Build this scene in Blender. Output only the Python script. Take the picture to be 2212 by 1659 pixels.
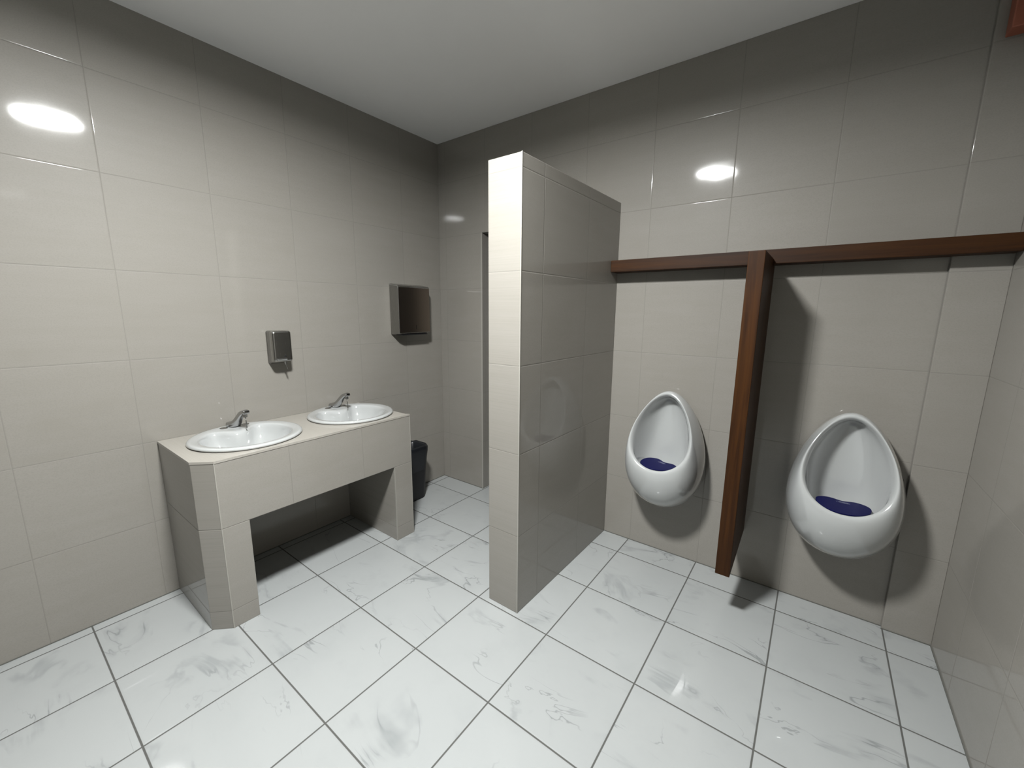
import bpy, bmesh, math, random
from mathutils import Vector, Matrix, Euler
random.seed(4)
for o in list(bpy.data.objects): bpy.data.objects.remove(o)
S = bpy.context.scene
COL = S.collection
PI = math.pi

# ---------------------------------------------------------------- camera
cam_d = bpy.data.cameras.new('camera'); cam = bpy.data.objects.new('camera', cam_d); COL.objects.link(cam)
cam_d.sensor_fit = 'HORIZONTAL'; cam_d.sensor_width = 36.0
cam_d.lens = 880.53 / 2212 * 36.0
cam_d.clip_start = 0.02; cam_d.clip_end = 60
yaw, pitch, roll = -0.64080, -0.17740, 0.00797
fw = Vector((math.sin(yaw)*math.cos(pitch), math.cos(yaw)*math.cos(pitch), math.sin(pitch)))
rt = Vector((math.cos(yaw), -math.sin(yaw), 0)); up = rt.cross(fw)
r2 = rt*math.cos(roll) + up*math.sin(roll); u2 = up*math.cos(roll) - rt*math.sin(roll)
M = Matrix((r2, u2, -fw)).transposed().to_4x4(); M.translation = Vector((2.782, -2.635, 1.589))
cam.matrix_world = M
S.camera = cam

# ---------------------------------------------------------------- world, exposure
w = bpy.data.worlds.new('world'); S.world = w; w.use_nodes = True
w.node_tree.nodes['Background'].inputs[0].default_value = (0.0, 0.0, 0.0, 1)
w.node_tree.nodes['Background'].inputs[1].default_value = 0.0
S.view_settings.view_transform = 'Standard'; S.view_settings.look = 'None'
S.view_settings.gamma = 1.0; S.view_settings.use_curve_mapping = False
S.view_settings.exposure = 0.0
LAMP_STRENGTH = 740.0
LAMP_COLOR = (0.985, 1.0, 0.99)

# ---------------------------------------------------------------- node helpers
class NT:
    def __init__(s, name):
        s.m = bpy.data.materials.new(name); s.m.use_nodes = True
        s.t = s.m.node_tree; s.n = s.t.nodes; s.b = s.n['Principled BSDF']
    def new(s, typ, **k):
        nd = s.n.new(typ)
        for a, v in k.items(): setattr(nd, a, v)
        return nd
    def put(s, sock, v):
        if isinstance(v, bpy.types.NodeSocket): s.t.links.new(v, sock)
        else:
            if isinstance(v, (tuple, list)) and len(v) == 3 and sock.type == 'RGBA': v = (*v, 1)
            sock.default_value = v
    def math(s, op, a, b=0.0, c=0.0, clamp=False):
        nd = s.new('ShaderNodeMath', operation=op, use_clamp=clamp)
        for i, v in enumerate((a, b, c)): s.put(nd.inputs[i], v)
        return nd.outputs[0]
    def vmath(s, op, a, b=(0, 0, 0)):
        nd = s.new('ShaderNodeVectorMath', operation=op)
        s.put(nd.inputs[0], a)
        if op == 'SCALE': s.put(nd.inputs['Scale'], b)
        else: s.put(nd.inputs[1], b)
        return nd.outputs[0]
    def mix(s, f, a, b):
        nd = s.new('ShaderNodeMix', data_type='RGBA')
        s.put(nd.inputs[0], f); s.put(nd.inputs[6], a); s.put(nd.inputs[7], b)
        return nd.outputs[2]
    def mixf(s, f, a, b):
        nd = s.new('ShaderNodeMix', data_type='FLOAT')
        s.put(nd.inputs[0], f); s.put(nd.inputs[2], a); s.put(nd.inputs[3], b)
        return nd.outputs[0]
    def ramp(s, v, lo, hi, a=0.0, b=1.0):
        nd = s.new('ShaderNodeMapRange', interpolation_type='SMOOTHSTEP')
        s.put(nd.inputs[0], v); s.put(nd.inputs[1], lo); s.put(nd.inputs[2], hi); s.put(nd.inputs[3], a); s.put(nd.inputs[4], b)
        return nd.outputs[0]
    def noise(s, vec, scale, detail=3.0, rough=0.55, dist=0.0):
        nd = s.new('ShaderNodeTexNoise')
        s.put(nd.inputs['Vector'], vec); nd.inputs['Scale'].default_value = scale
        nd.inputs['Detail'].default_value = detail; nd.inputs['Roughness'].default_value = rough
        nd.inputs['Distortion'].default_value = dist
        return nd.outputs[0]
    def comb(s, x, y, z):
        nd = s.new('ShaderNodeCombineXYZ')
        for i, v in enumerate((x, y, z)): s.put(nd.inputs[i], v)
        return nd.outputs[0]
    def sep(s, v):
        nd = s.new('ShaderNodeSeparateXYZ'); s.put(nd.inputs[0], v); return nd.outputs

def tile_mat(name, ax, ay, az, kind, grout_w=0.0028, tint=1.0):
    """square tiles; ax/ay/az = (offset, pitch) of the joints along world x, y, z"""
    g = NT(name)
    geo = g.new('ShaderNodeNewGeometry'); P = g.sep(geo.outputs['Position']); N = g.sep(geo.outputs['True Normal'])
    nx = g.math('GREATER_THAN', g.math('ABSOLUTE', N[0]), 0.75)
    nz = g.math('GREATER_THAN', g.math('ABSOLUTE', N[2]), 0.75)
    q = [g.math('DIVIDE', g.math('SUBTRACT', P[i], o), p) for i, (o, p) in enumerate((ax, ay, az))]
    u = g.mixf(nx, q[0], q[1]); v = g.mixf(nz, q[2], q[1])
    def dist(t):
        f = g.math('FRACT', t)
        return g.math('MULTIPLY', g.math('SUBTRACT', 0.5, g.math('ABSOLUTE', g.math('SUBTRACT', f, 0.5))), 0.445)
    d = g.math('MINIMUM', dist(u), dist(v))
    joint = g.ramp(d, grout_w*0.35, grout_w*0.65, 1.0, 0.0)
    edge = g.ramp(d, 0.0, grout_w*1.6, 0.0, 1.0)
    cell = g.comb(g.math('FLOOR', u), g.math('FLOOR', v), g.math('ADD', nx, g.math('MULTIPLY', nz, 3.0)))
    wn = g.new('ShaderNodeTexWhiteNoise', noise_dimensions='3D'); g.put(wn.inputs['Vector'], cell)
    rnd = wn.outputs['Value']; rcol = wn.outputs['Color']
    loc = g.vmath('ADD', g.comb(g.math('MULTIPLY', u, 0.445), g.math('MULTIPLY', v, 0.445), 0.0), g.vmath('SCALE', rcol, 7.0))
    if kind == 'wall':
        fine = g.noise(g.vmath('MULTIPLY', loc, (190.0, 260.0, 60.0)), 1.0, 3)
        streak = g.noise(g.vmath('MULTIPLY', loc, (2.5, 22.0, 1.0)), 1.0, 4, 0.6)
        blot = g.noise(loc, 4.0, 3)
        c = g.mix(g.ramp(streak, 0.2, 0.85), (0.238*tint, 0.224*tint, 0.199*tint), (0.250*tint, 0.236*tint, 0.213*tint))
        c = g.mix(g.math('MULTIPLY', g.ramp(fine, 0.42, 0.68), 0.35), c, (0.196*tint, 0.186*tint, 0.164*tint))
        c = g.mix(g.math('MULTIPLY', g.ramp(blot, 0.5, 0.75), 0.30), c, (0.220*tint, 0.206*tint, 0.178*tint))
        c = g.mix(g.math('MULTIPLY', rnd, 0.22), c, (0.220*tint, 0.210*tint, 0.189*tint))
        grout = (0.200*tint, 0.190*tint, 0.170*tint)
        rough, coat, crough, bump, tilt = 0.50, 0.72, 0.060, 0.28, 0.010
        h_fine = g.math('MULTIPLY', g.noise(geo.outputs['Position'], 5.0, 2), 0.9)
    else:
        mp = g.new('ShaderNodeMapping'); g.put(mp.inputs['Vector'], loc); mp.inputs['Rotation'].default_value = (0, 0, 0.62); mp.inputs['Scale'].default_value = (1.0, 2.3, 1.0)
        lv = mp.outputs[0]
        n1 = g.noise(lv, 1.9, 4, 0.52, 0.9)
        ridge = g.math('ABSOLUTE', g.math('SUBTRACT', n1, 0.5))
        mask = g.ramp(g.noise(loc, 3.3, 2), 0.50, 0.66)
        vein = g.math('MULTIPLY', g.ramp(ridge, 0.0, 0.010, 1.0, 0.0), mask)
        soft = g.math('MULTIPLY', g.ramp(ridge, 0.0, 0.055, 1.0, 0.0), g.ramp(g.noise(loc, 4.3, 3), 0.50, 0.70))
        cloud = g.ramp(g.noise(loc, 6.0, 4, 0.6), 0.45, 0.8)
        c = g.mix(g.math('MULTIPLY', cloud, 0.35), (0.324, 0.336, 0.334), (0.284, 0.296, 0.295))
        c = g.mix(g.math('MULTIPLY', soft, 0.42), c, (0.160, 0.173, 0.178))
        c = g.mix(g.math('MULTIPLY', vein, 0.55), c, (0.104, 0.114, 0.118))
        c = g.mix(g.math('MULTIPLY', rnd, 0.12), c, (0.264, 0.274, 0.272))
        grout = (0.080, 0.080, 0.075)
        rough, coat, crough, bump, tilt = 0.42, 0.8, 0.012, 0.4, 0.006
        h_fine = g.math('MULTIPLY', g.noise(geo.outputs['Position'], 4.0, 1), 0.4)
    g.put(g.b.inputs['Base Color'], g.mix(joint, c, grout))
    g.put(g.b.inputs['Roughness'], g.mixf(joint, rough, 0.85))
    g.put(g.b.inputs['Coat Weight'], g.mixf(joint, coat, 0.0))
    g.put(g.b.inputs['Coat Roughness'], crough)
    g.b.inputs['Specular IOR Level'].default_value = 0.22
    # every tile is set a hair out of true
    nrm = g.vmath('NORMALIZE', g.vmath('ADD', geo.outputs['Normal'], g.vmath('SCALE', g.vmath('SUBTRACT', rcol, (0.5, 0.5, 0.5)), tilt)))
    bp = g.new('ShaderNodeBump'); bp.inputs['Strength'].default_value = bump; bp.inputs['Distance'].default_value = 0.002
    g.put(bp.inputs['Height'], g.math('ADD', edge, h_fine)); g.put(bp.inputs['Normal'], nrm)
    g.put(g.b.inputs['Normal'], bp.outputs[0]); g.put(g.b.inputs['Coat Normal'], bp.outputs[0])
    return g.m

def plain(name, col, rough=0.5, metal=0.0, coat=0.0, crough=0.05, var=0.0, vscale=20.0, bump=0.0, spec=0.5):
    g = NT(name)
    tc = g.new('ShaderNodeTexCoord').outputs['Object']
    if var:
        f = g.noise(tc, vscale, 4)
        c = g.mix(f, tuple(x*(1-var) for x in col), tuple(min(1, x*(1+var)) for x in col)); g.put(g.b.inputs['Base Color'], c)
    else: g.put(g.b.inputs['Base Color'], col)
    g.b.inputs['Roughness'].default_value = rough; g.b.inputs['Metallic'].default_value = metal
    g.b.inputs['Coat Weight'].default_value = coat; g.b.inputs['Coat Roughness'].default_value = crough
    g.b.inputs['Specular IOR Level'].default_value = spec
    if bump:
        bp = g.new('ShaderNodeBump'); bp.inputs['Strength'].default_value = bump; bp.inputs['Distance'].default_value = 0.002
        g.put(bp.inputs['Height'], g.noise(tc, vscale*3, 4)); g.put(g.b.inputs['Normal'], bp.outputs[0])
    return g.m

def wood(name, axis):
    g = NT(name)
    tc = g.new('ShaderNodeTexCoord').outputs['Object']
    sc = [38.0, 38.0, 38.0]; sc[axis] = 1.6
    v = g.vmath('MULTIPLY', tc, tuple(sc))
    n = g.noise(v, 1.0, 6, 0.62, 0.6)
    sc2 = [9.0, 9.0, 9.0]; sc2[axis] = 0.7
    n2 = g.noise(g.vmath('MULTIPLY', tc, tuple(sc2)), 1.0, 3)
    c = g.mix(g.ramp(n, 0.3, 0.7), (0.018, 0.0060, 0.0011), (0.046, 0.0162, 0.0026))
    c = g.mix(g.math('MULTIPLY', g.ramp(n2, 0.4, 0.7), 0.6), c, (0.015, 0.005, 0.001))
    g.put(g.b.inputs['Base Color'], c)
    g.b.inputs['Roughness'].default_value = 0.5; g.b.inputs['Specular IOR Level'].default_value = 0.18
    bp = g.new('ShaderNodeBump'); bp.inputs['Strength'].default_value = 0.25; bp.inputs['Distance'].default_value = 0.001
    g.put(bp.inputs['Height'], n); g.put(g.b.inputs['Normal'], bp.outputs[0])
    return g.m

def steel(name, col, rough, axis=2):
    g = NT(name)
    tc = g.new('ShaderNodeTexCoord').outputs['Object']
    sc = [700.0, 700.0, 700.0]; sc[axis] = 8.0
    n = g.noise(g.vmath('MULTIPLY', tc, tuple(sc)), 1.0, 3)
    g.put(g.b.inputs['Base Color'], g.mix(n, tuple(x*0.9 for x in col), col))
    g.b.inputs['Metallic'].default_value = 1.0
    g.put(g.b.inputs['Roughness'], g.mixf(n, rough*0.85, rough*1.15))
    return g.m

WX, WY, WZ = (1.870, 0.446), (-0.400, 0.4375), (0.0, 0.4425)
M_wall = tile_mat('beige_wall_tile', WX, WY, WZ, 'wall')
M_right = tile_mat('beige_wall_tile_right', WX, (-0.348, 0.4375), WZ, 'wall')
M_part = tile_mat('beige_partition_tile', (5.0, 50.0), (-0.427, 0.4580), WZ, 'wall')
M_cab = tile_mat('beige_counter_tile', (9.0, 50.0), (-1.240, 0.4375), (0.540, 0.4425), 'wall')
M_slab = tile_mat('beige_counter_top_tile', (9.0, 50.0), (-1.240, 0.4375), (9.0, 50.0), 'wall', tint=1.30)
M_floor = tile_mat('white_marble_floor_tile', (0.061, 0.45), (-0.198, 0.45), (9.0, 50.0), 'floor', grout_w=0.0065)
M_ceil = plain('white_ceiling_paint', (0.86, 0.86, 0.855), 0.5, coat=1.0, crough=0.42, spec=0.9, var=0.03, vscale=3.0, bump=0.1)
M_edge = plain('pale_edge_grout', (0.29, 0.28, 0.25), 0.4, coat=0.3)
M_groutd = plain('dark_joint', (0.10, 0.10, 0.09), 0.9)
M_porc = plain('white_porcelain', (0.385, 0.395, 0.392), 0.09, coat=1.0, crough=0.02)
M_woodx = wood('mahogany_along_x', 0); M_woodz = wood('mahogany_along_z', 2)
M_chrome = steel('brushed_chrome', (0.50, 0.50, 0.50), 0.16)
M_steel = steel('stainless_steel', (0.36, 0.355, 0.34), 0.26)
M_steel_mir = steel('brown_reflection_steel', (0.30, 0.25, 0.21), 0.30)  # brown of the room's reflection is put into the base colour
M_steel_dark = steel('dark_steel', (0.16, 0.16, 0.155), 0.35)
M_black = plain('black_plastic', (0.006, 0.006, 0.007), 0.5)
M_bag = plain('black_bin_bag', (0.008, 0.009, 0.011), 0.35, var=0.4, vscale=12, bump=0.5)
M_mat = plain('navy_blue_rubber', (0.0025, 0.003, 0.045), 0.6, var=0.15, vscale=60, bump=0.2, spec=0.15)
M_logo = plain('pale_print', (0.20, 0.21, 0.30), 0.5)
M_red = plain('terracotta_red', (0.30, 0.095, 0.055), 0.55, var=0.1, vscale=5)
M_white = plain('white_plastic', (0.75, 0.75, 0.75), 0.4)

# ---------------------------------------------------------------- object helpers
def obj(name, bm, mat, parent=None, smooth=False, bevel=0.0, bseg=3, autosm=False):
    me = bpy.data.meshes.new(name)
    bmesh.ops.recalc_face_normals(bm, faces=bm.faces)
    bm.to_mesh(me); bm.free()
    for m_ in (mat if isinstance(mat, (list, tuple)) else [mat]): me.materials.append(m_)
    o = bpy.data.objects.new(name, me); COL.objects.link(o)
    if smooth:
        for p in me.polygons: p.use_smooth = True
    if bevel:
        b = o.modifiers.new('bevel', 'BEVEL'); b.width = bevel; b.segments = bseg; b.limit_method = 'ANGLE'; b.angle_limit = math.radians(35)
        b.harden_normals = False
    if parent:
        o.parent = parent
        # geometry is given in world metres; shift it into the parent's frame
        me.transform(parent.matrix_basis.inverted())
    return o
def empty(name, loc, label, cat, group=None, rz=0.0):
    o = bpy.data.objects.new(name, None); COL.objects.link(o)
    o.location = loc; o.rotation_euler = (0, 0, rz); o.matrix_basis = Matrix.Translation(Vector(loc)) @ Matrix.Rotation(rz, 4, 'Z')
    o.empty_display_size = 0.1
    o['label'] = label; o['category'] = cat
    if group: o['group'] = group
    return o
def struct(o): o['kind'] = 'structure'; return o
def box(bm, x0, x1, y0, y1, z0, z1):
    v = [bm.verts.new((x, y, z)) for z in (z0, z1) for x, y in ((x0, y0), (x1, y0), (x1, y1), (x0, y1))]
    for f in ((0, 3, 2, 1), (4, 5, 6, 7), (0, 1, 5, 4), (1, 2, 6, 5), (2, 3, 7, 6), (3, 0, 4, 7)): bm.faces.new([v[i] for i in f])
    return bm
def BX(*a): return box(bmesh.new(), *a)
def prism(bm, pts, axis, a, b):
    """extrude 2-D polygon; axis 0: pts=(y,z); 1: (x,z); 2: (x,y)"""
    def P(p, t):
        return {0: (t, p[0], p[1]), 1: (p[0], t, p[1]), 2: (p[0], p[1], t)}[axis]
    A = [bm.verts.new(P(p, a)) for p in pts]; B = [bm.verts.new(P(p, b)) for p in pts]
    n = len(pts)
    bm.faces.new(A); bm.faces.new(B[::-1])
    for i in range(n): bm.faces.new((A[i], A[(i+1) % n], B[(i+1) % n], B[i]))
    return bm
def loft(bm, rings, cap0=False, cap1=False, closed=True):
    R = [[bm.verts.new(p) for p in r] for r in rings]
    n = len(R[0])
    for a, b in zip(R, R[1:]):
        for i in range(n if closed else n-1):
            bm.faces.new((a[i], a[(i+1) % n], b[(i+1) % n], b[i]))
    if cap0: bm.faces.new(R[0])
    if cap1: bm.faces.new(R[-1])
    return R
def cyl(bm, c0, c1, r0, r1=None, seg=24, caps=True):
    r1 = r0 if r1 is None else r1
    c0 = Vector(c0); c1 = Vector(c1); d = (c1-c0).normalized()
    a = d.orthogonal().normalized(); b = d.cross(a)
    rs = [[c + a*math.cos(t)*r + b*math.sin(t)*r for t in [2*PI*i/seg for i in range(seg)]] for c, r in ((c0, r0), (c1, r1))]
    loft(bm, rs, caps, caps); return bm

# ---------------------------------------------------------------- room shell
XR, YF, ZC = 3.39, -5.60, 2.98
DX0, DX1, DZ = 0.50, 1.36, 2.2125        # doorway in the back wall
WT = 0.14
struct(obj('floor', BX(-0.15, XR+0.15, YF-0.15, 1.75, -0.12, 0.0), M_floor))
struct(obj('ceiling', BX(-0.15, XR+0.15, YF-0.15, 1.75, ZC, ZC+0.12), M_ceil))
struct(obj('wall_left', BX(-0.15, 0.0, YF, 1.6, 0, ZC), M_wall))
struct(obj('wall_right', BX(XR, XR+0.15, YF, 1.6, 0, ZC), M_right))
struct(obj('wall_front', BX(-0.15, XR+0.15, YF-0.15, YF, 0, ZC), M_wall))
bm = bmesh.new()
prism(bm, [(0, 0), (DX0, 0), (DX0, DZ), (DX1, DZ), (DX1, 0), (XR, 0), (XR, ZC), (0, ZC)], 1, 0.0, WT)
struct(obj('wall_back', bm, M_wall, bevel=0.003))
struct(obj('wall_far', BX(0.0, XR, 1.6, 1.75, 0, ZC), M_wall))
# shallow pier that thickens the right end of the back wall
struct(obj('wall_back_pier', BX(3.208, XR, -0.022, 0.0, 0, ZC), M_wall, bevel=0.002))
# unseen dark wooden door behind the camera, added to cut bounced light
dr = struct(obj('door_1', BX(0.9, 1.85, YF, YF+0.045, 0.005, 2.10), M_woodz, bevel=0.004))
bm = bmesh.new(); cyl(bm, (0.98, YF+0.045, 1.02), (0.98, YF+0.095, 1.02), 0.011); cyl(bm, (0.975, YF+0.09, 1.02), (1.09, YF+0.09, 1.02), 0.009); obj('door_handle', bm, M_chrome, dr)
# pale edging of the doorway
bm = bmesh.new(); box(bm, DX0-0.010, DX0+0.003, -0.004, 0.002, 0, DZ)
struct(obj('trim_1', bm, M_edge))
# grout line along the feet of the walls
bm = bmesh.new()
box(bm, 0.0, 0.004, YF, 0.0, 0.0, 0.004); box(bm, 0.0, DX0, -0.004, 0.0, 0.0, 0.004); box(bm, 1.665, 3.205, -0.004, 0.0, 0.0, 0.004)
box(bm, 3.205, XR, -0.026, -0.022, 0.0, 0.004); box(bm, XR-0.004, XR, YF, -0.026, 0.0, 0.004)
struct(obj('trim_2', bm, M_groutd))
# free-standing partition wall
struct(obj('wall_partition', prism(bmesh.new(), [(1.466, -1.070), (1.661, -1.070), (1.677, -0.0005), (1.482, -0.0005)], 2, 0, 2.275), M_part, bevel=0.003))
bm = bmesh.new()
box(bm, 1.656, 1.6620, -1.0712, -1.066, 0.0, 2.276)
struct(obj('trim_3', bm, M_edge, bevel=0.0012, bseg=2))
# terracotta block standing in for an unidentified red shape, high in the right corner
bm = BX(3.238, XR-0.001, -0.10, -0.0225, 2.660, ZC-0.001)
o = obj('corner_block', bm, M_red, bevel=0.004)
o['label'] = 'terracotta block for an unidentified red shape high in the right corner against the ceiling'; o['category'] = 'block'

# ---------------------------------------------------------------- ceiling lamp
LX, LY = 1.80, -2.05
lamp = empty('ceiling_lamp', (LX, LY, ZC), 'round white drum lamp fixed flat to the ceiling', 'lamp')
def lathe(bm, prof, cx, cy, seg=64, cap=True):
    rings = [[(cx+r*math.cos(2*PI*i/seg), cy+r*math.sin(2*PI*i/seg), z) for i in range(seg)] for r, z in prof if r > 1e-6]
    loft(bm, rings, cap, cap); return bm
bm = bmesh.new()                          # white bezel; lip added to shade high walls, tilt added to light the left
def askew(b_): bmesh.ops.rotate(b_, cent=(LX, LY, ZC-0.03), matrix=Matrix.Rotation(math.radians(1.5), 3, 'Y'), verts=b_.verts); return b_
R0, R1, zl = 0.172, 0.160, ZC-0.061
lathe(bm, [(R0-0.05, ZC-0.0115), (R0, ZC-0.0135), (R0, zl+0.003), (R0-0.003, zl), (R1+0.003, zl), (R1, zl+0.003), (R1, ZC-0.040)], LX, LY, cap=False)
obj('bezel', askew(bm), M_white, lamp, smooth=False)
bm = bmesh.new(); lathe(bm, [(0.09, ZC-0.0005), (0.09, ZC-0.03)], LX, LY); obj('mount', bm, M_white, lamp)
g = NT('lamp_diffuser'); g.n.remove(g.b)
em = g.new('ShaderNodeEmission'); em.inputs[0].default_value = (*LAMP_COLOR, 1); em.inputs[1].default_value = LAMP_STRENGTH
g.t.links.new(em.outputs[0], g.n['Material Output'].inputs[0]); M_lamp = g.m
bm = bmesh.new(); lathe(bm, [(R1-0.0005, ZC-0.034), (R1-0.0005, ZC-0.038), (0.01, ZC-0.0385)], LX, LY)
obj('diffuser', askew(bm), M_lamp, lamp, smooth=False)

# ---------------------------------------------------------------- tiled vanity counter
CY0, CY1, CD, CH = -2.090, -0.888, 0.585, 0.885
van = empty('vanity_counter', (0.0, (CY0+CY1)/2, 0.0), 'beige tiled vanity counter with an open recess, along the left wall', 'counter')
ch = 0.075                                # chamfer at the near corner
top_t = 0.012
leg = bmesh.new()
prism(leg, [(0.001, CY0), (CD-ch, CY0), (CD, CY0+ch*0.95), (CD, -1.897), (0.001, -1.897)], 2, 0.0, 0.54)
obj('leg', leg, M_cab, van, bevel=0.002)
leg = bmesh.new()
prism(leg, [(0.001, -1.012), (CD, -1.012), (CD, CY1+0.02), (CD-0.02, CY1), (0.001, CY1)], 2, 0.0, 0.54)
obj('leg', leg, M_cab, van, bevel=0.002)
# apron: a ring of upright slabs round the hollow top
bm = bmesh.new(); t = 0.05
out = [(0.001, CY0), (CD-ch, CY0), (CD, CY0+ch*0.95), (CD, CY1+0.02), (CD-0.02, CY1), (0.001, CY1)]
inn = [(0.001, CY0+0.04), (CD-ch, CY0+0.045), (CD-0.045, CY0+ch), (CD-0.045, CY1-0.030), (CD-0.05, CY1-0.016), (0.001, CY1-0.014)]
O0 = [bm.verts.new((x, y, 0.54)) for x, y in out]; O1 = [bm.verts.new((x, y, CH-top_t)) for x, y in out]
I0 = [bm.verts.new((x, y, 0.54)) for x, y in inn]; I1 = [bm.verts.new((x, y, CH-top_t)) for x, y in inn]
for i in range(5):
    bm.faces.new((O0[i], O0[i+1], O1[i+1], O1[i])); bm.faces.new((I0[i], I1[i], I1[i+1], I0[i+1]))
    bm.faces.new((O0[i], I0[i], I0[i+1], O0[i+1])); bm.faces.new((O1[i], O1[i+1], I1[i+1], I1[i]))
bm.faces.new((O0[0], O1[0], I1[0], I0[0])); bm.faces.new((O0[5], I0[5], I1[5], O1[5]))
obj('apron', bm, M_cab, van, bevel=0.0015, bseg=2)

SINKS = [(0.287, -1.760), (0.287, -1.122)]; SA, SB = 0.275, 0.273
bm = bmesh.new()
topo = [(0.001, CY0-0.002), (CD-ch, CY0-0.002), (CD+0.002, CY0+ch*0.95), (CD+0.002, CY1+0.02), (CD-0.02, CY1+0.002), (0.001, CY1+0.002)]
YM = (SINKS[0][1]+SINKS[1][1])/2
for (cx, cy), poly in ((SINKS[0], topo[:3]+[(CD+0.002, YM), (0.001, YM)]), (SINKS[1], [(0.001, YM), (CD+0.002, YM)]+topo[3:])):
    angs = sorted(set([round(2*PI*i/72, 5) for i in range(72)]+[round(math.atan2(y-cy, x-cx) % (2*PI), 5) for x, y in poly]))
    def hit(a):
        dx, dy = math.cos(a), math.sin(a); best = 1e9
        for i in range(len(poly)):
            (x0, y0), (x1, y1) = poly[i], poly[(i+1) % len(poly)]
            ex, ey = x1-x0, y1-y0; den = dx*ey-dy*ex
            if abs(den) < 1e-9: continue
            t_ = ((x0-cx)*ey-(y0-cy)*ex)/den; u_ = ((x0-cx)*dy-(y0-cy)*dx)/den
            if t_ > 0 and -1e-4 <= u_ <= 1.0001: best = min(best, t_)
        return cx+dx*best, cy+dy*best
    ha, hb = SA-0.022, SB-0.022
    def inner(a):
        r = 1/math.sqrt((math.cos(a)/ha)**2+(math.sin(a)/hb)**2); return cx+r*math.cos(a), cy+r*math.sin(a)
    H = [hit(a) for a in angs]; I = [inner(a) for a in angs]
    loft(bm, [[(x, y, CH-top_t) for x, y in I], [(x, y, CH) for x, y in I], [(x, y, CH) for x, y in H], [(x, y, CH-top_t) for x, y in H], [(x, y, CH-top_t) for x, y in I]])
bmesh.ops.remove_doubles(bm, verts=bm.verts, dist=2e-5)
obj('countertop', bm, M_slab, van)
obj('edge_strip', BX(CD-0.002, CD+0.0012, CY0+ch*0.95-0.0015, CY0+ch*0.95+0.0025, 0.0, CH-top_t), M_edge, van)
obj('edge_strip', BX(CD-0.002, CD+0.0012, CY1+0.0165, CY1+0.0205, 0.0, CH-top_t), M_edge, van)
obj('edge_strip', BX(CD-0.006, CD+0.0012, -1.0128, -1.0085, 0.0, 0.54), M_edge, van)

# ---------------------------------------------------------------- washbasins
def sink(cx, cy, label):
    root = empty('washbasin', (cx, cy, CH), label, 'sink', 'white oval washbasins')
    N = 96
    def ell(a, b, z, f=None):
        out = []
        for i in range(N):
            t_ = 2*PI*i/N
            x, y = a*math.cos(t_), b*math.sin(t_)
            if f: x, y = f(x, y)
            out.append((cx+x, cy+y, z))
        return out
    def bump(amt):
        def f(x, y):
            if x < 0: x += amt*1.55*math.exp(-abs(y/0.082)**2.6)*min(1, -x/0.1)
            return x, y
        return f
    a, b = SA, SB
    rings = [ell(a-0.034, b-0.034, CH-0.004), ell(a-0.006, b-0.006, CH+0.0015), ell(a, b, CH+0.007), ell(a-0.001, b-0.001, CH+0.013), ell(a-0.007, b-0.007, CH+0.018),
             ell(a-0.017, b-0.017, CH+0.0195), ell(a-0.036, b-0.036, CH+0.0165), ell(a-0.048, b-0.048, CH+0.015, bump(0.055)),
             ell(a-0.053, b-0.053, CH+0.013, bump(0.068)), ell(a-0.058, b-0.058, CH+0.007, bump(0.075)), ell(a-0.064, b-0.064, CH-0.008, bump(0.077)),
             ell(a-0.075, b-0.075, CH-0.040, bump(0.074)), ell(a-0.098, b-0.100, CH-0.080, bump(0.062)), ell(a-0.135, b-0.140, CH-0.112, bump(0.035)),
             ell(a-0.185, b-0.195, CH-0.128), ell(0.025, 0.025, CH-0.134)]
    bm = bmesh.new(); loft(bm, rings, False, False)
    # closed underside of the bowl
    under = [ell(a-0.034, b-0.034, CH-0.004), ell(a-0.060, b-0.060, CH-0.050), ell(a-0.090, b-0.095, CH-0.105), ell(a-0.15, b-0.16, CH-0.140), ell(0.025, 0.025, CH-0.150)]
    loft(bm, under, False, False)
    bmesh.ops.remove_doubles(bm, verts=bm.verts, dist=1e-5)
    o = obj('bowl', bm, M_porc, root, smooth=True)
    bm = bmesh.new(); lathe(bm, [(0.024, CH-0.150), (0.024, CH-0.134), (0.027, CH-0.131), (0.020, CH-0.131), (0.016, CH-0.134), (0.004, CH-0.136)], cx, cy, 32)
    obj('drain', bm, M_chrome, root, smooth=False)
    bm = bmesh.new()
    for s in (-1, 1):
        bm = bmesh.new(); lathe(bm, [(0.021, CH+0.013), (0.021, CH+0.0175), (0.018, CH+0.0195), (0.004, CH+0.020)], cx-SA+0.050, cy+0.016+s*0.056, 24)
        obj('tap_hole_cover', bm, M_steel, root)
    return root
sink(*SINKS[0], 'white oval washbasin in the counter, the one nearer the chamfered corner')
sink(*SINKS[1], 'white oval washbasin in the counter, the one nearer the bin and paper dispenser')

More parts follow.
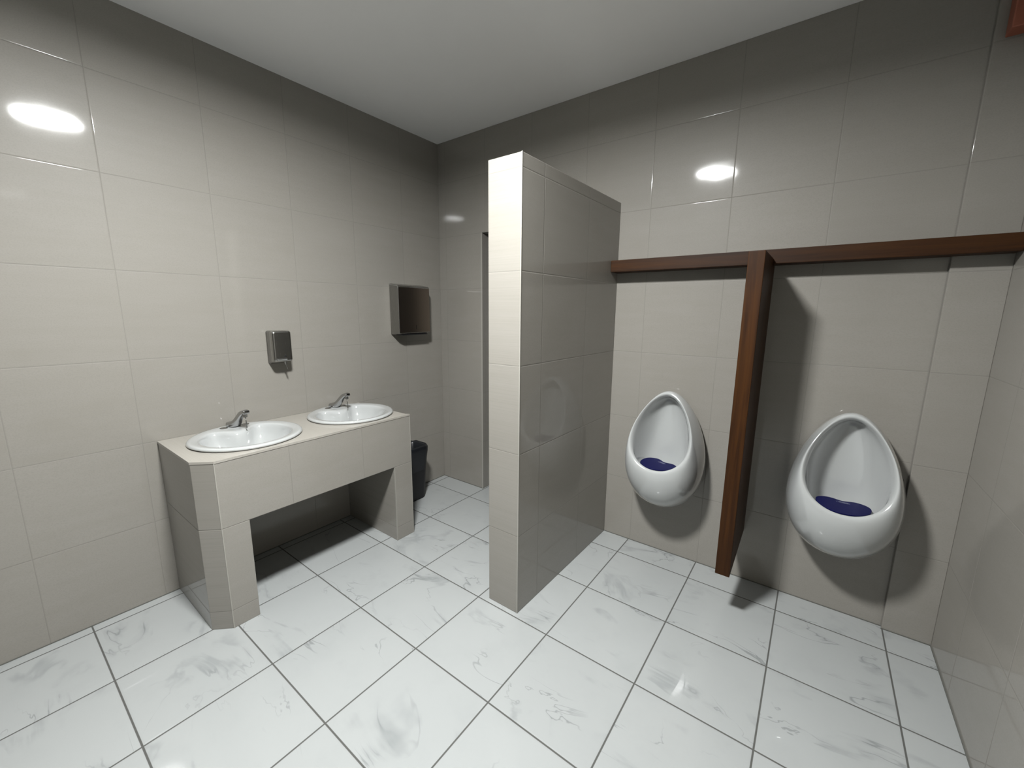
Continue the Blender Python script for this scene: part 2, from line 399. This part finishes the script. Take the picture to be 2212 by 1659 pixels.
def faucet(cx, cy, label):
    z0 = CH+0.0155; x0 = 0.034; y0 = cy+0.016
    root = empty('faucet', (x0+0.03, y0, z0), label, 'faucet', 'chrome faucets on the washbasins')
    def X(x): return x0+x
    # profile sections along the spout: (x, z centre, half height, half width)
    bm = bmesh.new()
    secs = [(-0.004, 0.0005, 0.024, 0.031), (0.000, 0.0005, 0.028, 0.032), (0.034, 0.0005, 0.033, 0.032), (0.048, 0.0005, 0.042, 0.028), (0.062, 0.005, 0.056, 0.022), (0.085, 0.032, 0.079, 0.0185),
            (0.108, 0.060, 0.099, 0.017), (0.128, 0.077, 0.109, 0.017), (0.150, 0.092, 0.1155, 0.0175), (0.166, 0.091, 0.112, 0.0175), (0.168, 0.093, 0.108, 0.015)]
    rings = []
    for x, zb, zt, hw in secs:
        h = (zt-zb)/2; zc = z0+(zt+zb)/2; r = []
        for i in range(24):
            t_ = 2*PI*i/24; c_, s_ = math.cos(t_), math.sin(t_)
            e = 0.45
            r.append((X(x), y0+hw*math.copysign(abs(c_)**e, c_), zc+h*math.copysign(abs(s_)**e, s_)))
        rings.append(r)
    loft(bm, rings, True, True); obj('spout', bm, M_chrome, root, smooth=True)
    bm = bmesh.new(); cyl(bm, (X(0.150), y0, z0+0.096), (X(0.150), y0, z0+0.072), 0.0115); obj('aerator', bm, M_steel, root, bevel=0.001)
    bm = bmesh.new(); cyl(bm, (X(0.151), y0, z0+0.074), (X(0.156), y0, z0+0.014), 0.0022, seg=12)
    bmesh.ops.create_icosphere(bm, subdivisions=2, radius=0.0042, matrix=Matrix.Translation((X(0.1562), y0, z0+0.011)))
    obj('trigger_rod', bm, M_steel_dark, root, smooth=True)
    root.rotation_euler[2] = math.radians(9)
    return root
faucet(*SINKS[0], 'chrome push-rod faucet on the nearer washbasin by the chamfered corner')
faucet(*SINKS[1], 'chrome push-rod faucet on the farther washbasin by the bin')

# ---------------------------------------------------------------- soap dispenser
sd = empty('soap_dispenser', (0.0, -1.440, 1.35), 'small stainless steel soap dispenser on the tiles above the counter', 'soap dispenser')
def rrect(y0, y1, z0, z1, r, n=6):
    pts = []
    for cy_, cz_, a0 in ((y1-r, z1-r, 0), (y0+r, z1-r, PI/2), (y0+r, z0+r, PI), (y1-r, z0+r, 3*PI/2)):
        for i in range(n+1): a = a0+PI/2*i/n; pts.append((cy_+r*math.cos(a), cz_+r*math.sin(a)))
    return pts
bm = bmesh.new()
prof = [(0.001, 0.0, 0.014), (0.012, 0.0, 0.014), (0.0125, 0.0025, 0.013), (0.014, 0.0025, 0.013), (0.0145, 0.0, 0.014), (0.080, 0.001, 0.014), (0.086, 0.003, 0.013), (0.090, 0.007, 0.011), (0.0915, 0.012, 0.009)]
loft(bm, [[(x, y, z) for y, z in rrect(-1.500+i, -1.384-i, 1.243+i+0.20*x, 1.455-i, r)] for x, i, r in prof], True, True)
obj('body', bm, M_steel, sd, smooth=False, bevel=0.0)
for p in bpy.data.objects['body'].data.polygons: p.use_smooth = len(p.vertices) == 4
bm = bmesh.new(); prism(bm, [(0.0905, 1.282), (0.0905, 1.274), (0.098, 1.272), (0.103, 1.278), (0.100, 1.283)], 1, -1.484, -1.424)
obj('push_bar', bm, M_chrome, sd, bevel=0.0015)
bm = bmesh.new(); lathe_c = (0.0912, -1.440, 1.289)
cyl(bm, (0.0905, -1.432, 1.296), (0.0935, -1.432, 1.296), 0.006, seg=16); obj('lock', bm, M_black, sd)
bm = bmesh.new(); cyl(bm, (0.066, -1.424, 1.262), (0.066, -1.422, 1.240), 0.010, 0.008, 20); cyl(bm, (0.066, -1.422, 1.241), (0.070, -1.414, 1.208), 0.0045, 0.004, 16)
obj('nozzle', bm, M_steel, sd, smooth=False)

# ---------------------------------------------------------------- paper towel dispenser
td = empty('paper_towel_dispenser', (0.0, -0.395, 1.59), 'large steel paper towel dispenser on the left wall near the corner', 'towel dispenser')
ya, yb = -0.556, -0.232
bm = bmesh.new()
prism(bm, [(0.001, 1.392), (0.098, 1.398), (0.112, 1.404), (0.112, 1.770), (0.104, 1.780), (0.001, 1.798)], 1, ya, yb)
obj('body', bm, M_steel, td, bevel=0.006)
bm = bmesh.new(); prism(bm, [(0.1122, 1.410), (0.1135, 1.410), (0.1135, 1.766), (0.1122, 1.766)], 1, ya+0.005, yb-0.006)
front = obj('front_door', bm, M_steel_mir, td)
bm = BX(0.1136, 0.1142, -0.386, -0.383, 1.432, 1.468); obj('sight_slot', bm, M_black, front)
bpy.data.objects['sight_slot'].matrix_parent_inverse = Matrix.Identity(4)
bpy.data.objects['sight_slot'].data.transform(td.matrix_basis.inverted())
bm = BX(0.030, 0.106, ya+0.030, yb-0.030, 1.388, 1.3965); obj('paper_slot', bm, M_black, td)

# ---------------------------------------------------------------- rubbish bin
bn = empty('rubbish_bin', (0.145, -0.585, 0.0), 'black rubbish bin with a bin bag, beside the counter in the corner', 'bin')
def rr2(cx, cy, hx, hy, r, z, n=8, wob=0.0):
    pts = []
    for sx, sy, a0 in ((1, 1, 0), (-1, 1, PI/2), (-1, -1, PI), (1, -1, 3*PI/2)):
        for i in range(n+1):
            a = a0+PI/2*i/n
            q = 1+wob*math.sin(a*7+2*z*13)+wob*0.6*math.sin(a*13+1.3)
            pts.append((cx+(sx*(hx-r)+r*math.cos(a))*q, cy+(sy*(hy-r)+r*math.sin(a))*q, z))
    return pts
cx, cy = 0.130, -0.590
bm = bmesh.new()
loft(bm, [rr2(cx, cy, 0.075, 0.160, 0.05, 0.0), rr2(cx, cy, 0.088, 0.178, 0.055, 0.012), rr2(cx, cy, 0.108, 0.198, 0.06, 0.44), rr2(cx, cy, 0.100, 0.190, 0.055, 0.44), rr2(cx, cy, 0.080, 0.168, 0.05, 0.03)], True, True)
obj('bin_body', bm, M_black, bn, smooth=False, bevel=0.0)
bm = bmesh.new()
loft(bm, [rr2(cx, cy, 0.1025, 0.1925, 0.06, 0.26, wob=0.003), rr2(cx, cy, 0.108, 0.198, 0.06, 0.36, wob=0.004), rr2(cx, cy, 0.116, 0.206, 0.06, 0.43, wob=0.004), rr2(cx, cy, 0.116, 0.206, 0.06, 0.462, wob=0.006), rr2(cx, cy, 0.108, 0.198, 0.055, 0.470, wob=0.008),
          rr2(cx, cy, 0.097, 0.187, 0.05, 0.455, wob=0.006), rr2(cx, cy, 0.088, 0.176, 0.05, 0.36, wob=0.01), rr2(cx, cy, 0.076, 0.165, 0.05, 0.2, wob=0.02)])
for v in bm.verts: v.co.z += 0.010*math.sin(v.co.y*23)+0.006*math.sin(v.co.x*61+v.co.y*40) if v.co.z > 0.4 else 0.0
obj('bin_bag', bm, M_bag, bn, smooth=True)

# ---------------------------------------------------------------- wooden rail and urinal divider
zb, zt_ = 1.836, 1.908
bm = bmesh.new()
prism(bm, [(1.6765, -0.112), (3.388, -0.112), (3.388, -0.0235), (3.2065, -0.0235), (3.2065, -0.0005), (1.6785, -0.0005)], 2, zb, zt_)
o = obj('wooden_rail', bm, M_woodx, bevel=0.003); o['label'] = 'long varnished reddish brown wooden rail across the wall above the urinals'; o['category'] = 'rail'
bm = bmesh.new()
prism(bm, [(-0.455, 0.250), (-0.455, 1.864), (-0.1135, 1.864), (-0.1135, 1.834), (-0.001, 1.834), (-0.001, 0.310)], 0, 2.487, 2.555)
o = obj('urinal_divider', bm, M_woodz, bevel=0.003); o['label'] = 'tall dark reddish brown wooden board hanging between the two urinals'; o['category'] = 'divider'

# ---------------------------------------------------------------- urinals
UR = [ # y_top, z_top, y_bot, z_bot, half width, egg
 (-0.0005, 1.078, -0.0005, 0.440, 0.218, 0.20), (-0.030, 1.100, -0.060, 0.388, 0.231, 0.21), (-0.055, 1.109, -0.130, 0.372, 0.233, 0.22),
 (-0.080, 1.112, -0.200, 0.398, 0.227, 0.23), (-0.098, 1.111, -0.265, 0.455, 0.215, 0.24), (-0.110, 1.108, -0.303, 0.530, 0.201, 0.25),
 (-0.116, 1.103, -0.320, 0.600, 0.189, 0.25), (-0.117, 1.097, -0.322, 0.643, 0.180, 0.25), (-0.114, 1.090, -0.316, 0.662, 0.173, 0.25),
 (-0.108, 1.083, -0.306, 0.669, 0.167, 0.25), (-0.100, 1.078, -0.297, 0.666, 0.162, 0.25), (-0.085, 1.074, -0.290, 0.655, 0.158, 0.25),
 (-0.060, 1.065, -0.282, 0.620, 0.155, 0.24), (-0.043, 1.040, -0.264, 0.575, 0.151, 0.22), (-0.033, 0.990, -0.225, 0.535, 0.143, 0.18),
 (-0.028, 0.930, -0.165, 0.515, 0.128, 0.12), (-0.028, 0.850, -0.100, 0.530, 0.105, 0.05), (-0.030, 0.775, -0.056, 0.580, 0.062, 0.0), (-0.031, 0.720, -0.042, 0.630, 0.028, 0.0), (-0.032, 0.690, -0.036, 0.660, 0.010, 0.0)]
def urinal(cx, label, matlabel, mrz=0.0):
    root = empty('urinal', (cx, 0.0, 0.41), label, 'urinal', 'white egg-shaped urinals')
    N = 96; rings = []
    for yt, zt, yb_, zb_, hw, e in UR:
        r = []
        for i in range(N):
            t_ = 2*PI*i/N                     # 0 = bottom
            s = (1-math.cos(t_))/2
            k = math.sin(t_)*(1+e*math.cos(t_))
            r.append((cx+hw*k*1.0/(1+0.35*e*e), yb_+(yt-yb_)*s, zb_+(zt-zb_)*s))
        rings.append(r)
    bm = bmesh.new(); loft(bm, rings, True, True)
    o = obj('bowl', bm, M_porc, root, smooth=True)
    md = o.modifiers.new('sub', 'SUBSURF'); md.levels = 1; md.render_levels = 2
    # kidney-shaped deodorant mat lying in the bowl
    z0 = 0.660
    mt = empty('urinal_mat', (cx, -0.18, z0), matlabel, 'urinal mat', 'blue mats in the urinals')
    pts = []
    for i in range(64):
        a = 2*PI*i/64
        x = 0.106*math.cos(a); y = 0.122*math.sin(a)
        if math.sin(a) > 0: y = 0.072*math.sin(a)**0.8 - 0.028*math.exp(-(x/0.038)**2)
        pts.append((cx+0.004+x*1.02, -0.158+y))
    bm = bmesh.new(); prism(bm, pts, 2, z0, z0+0.006)
    obj('pad', bm, M_mat, mt, bevel=0.001, bseg=2)
    # maker's pill-shaped print with script lettering
    bm = bmesh.new()
    n = 40; R0, R1 = [], []
    for i in range(n):
        a = 2*PI*i/n
        ex, ey = math.copysign(abs(math.cos(a))**0.6, math.cos(a)), math.copysign(abs(math.sin(a))**0.8, math.sin(a))
        R0.append((cx+0.006+0.0265*ex, -0.138+0.0088*ey, z0+0.0066)); R1.append((cx+0.006+0.0255*ex, -0.138+0.0078*ey, z0+0.0066))
    loft(bm, [R0, R1]); obj('print_outline', bm, M_logo, mt)
    cu = bpy.data.curves.new('print_lettering', 'FONT'); cu.body = 'Wiese'; cu.size = 0.0155; cu.shear = 0.35; cu.align_x = 'CENTER'; cu.align_y = 'CENTER'; cu.extrude = 0.0001; cu.offset = 0.00015
    to = bpy.data.objects.new('tmp_text', cu); COL.objects.link(to)
    dg = bpy.context.evaluated_depsgraph_get(); me = bpy.data.meshes.new_from_object(to.evaluated_get(dg))
    bpy.data.objects.remove(to)
    me.transform(Matrix.Translation((0.006, -0.138+0.18, 0.0068))); me.materials.clear(); me.materials.append(M_logo)
    lo = bpy.data.objects.new('print_lettering', me); COL.objects.link(lo); lo.parent = mt
    mt.rotation_euler[2] = mrz
    if mrz: mt.location[0] -= 0.020
    return root
urinal(2.090, 'white egg-shaped urinal between the tiled partition and the wooden divider', 'navy blue kidney-shaped mat in the urinal beside the tiled partition', -0.38)
urinal(2.967, 'white egg-shaped urinal on the right of the wooden divider, by the right wall', 'navy blue kidney-shaped mat in the urinal by the right wall')
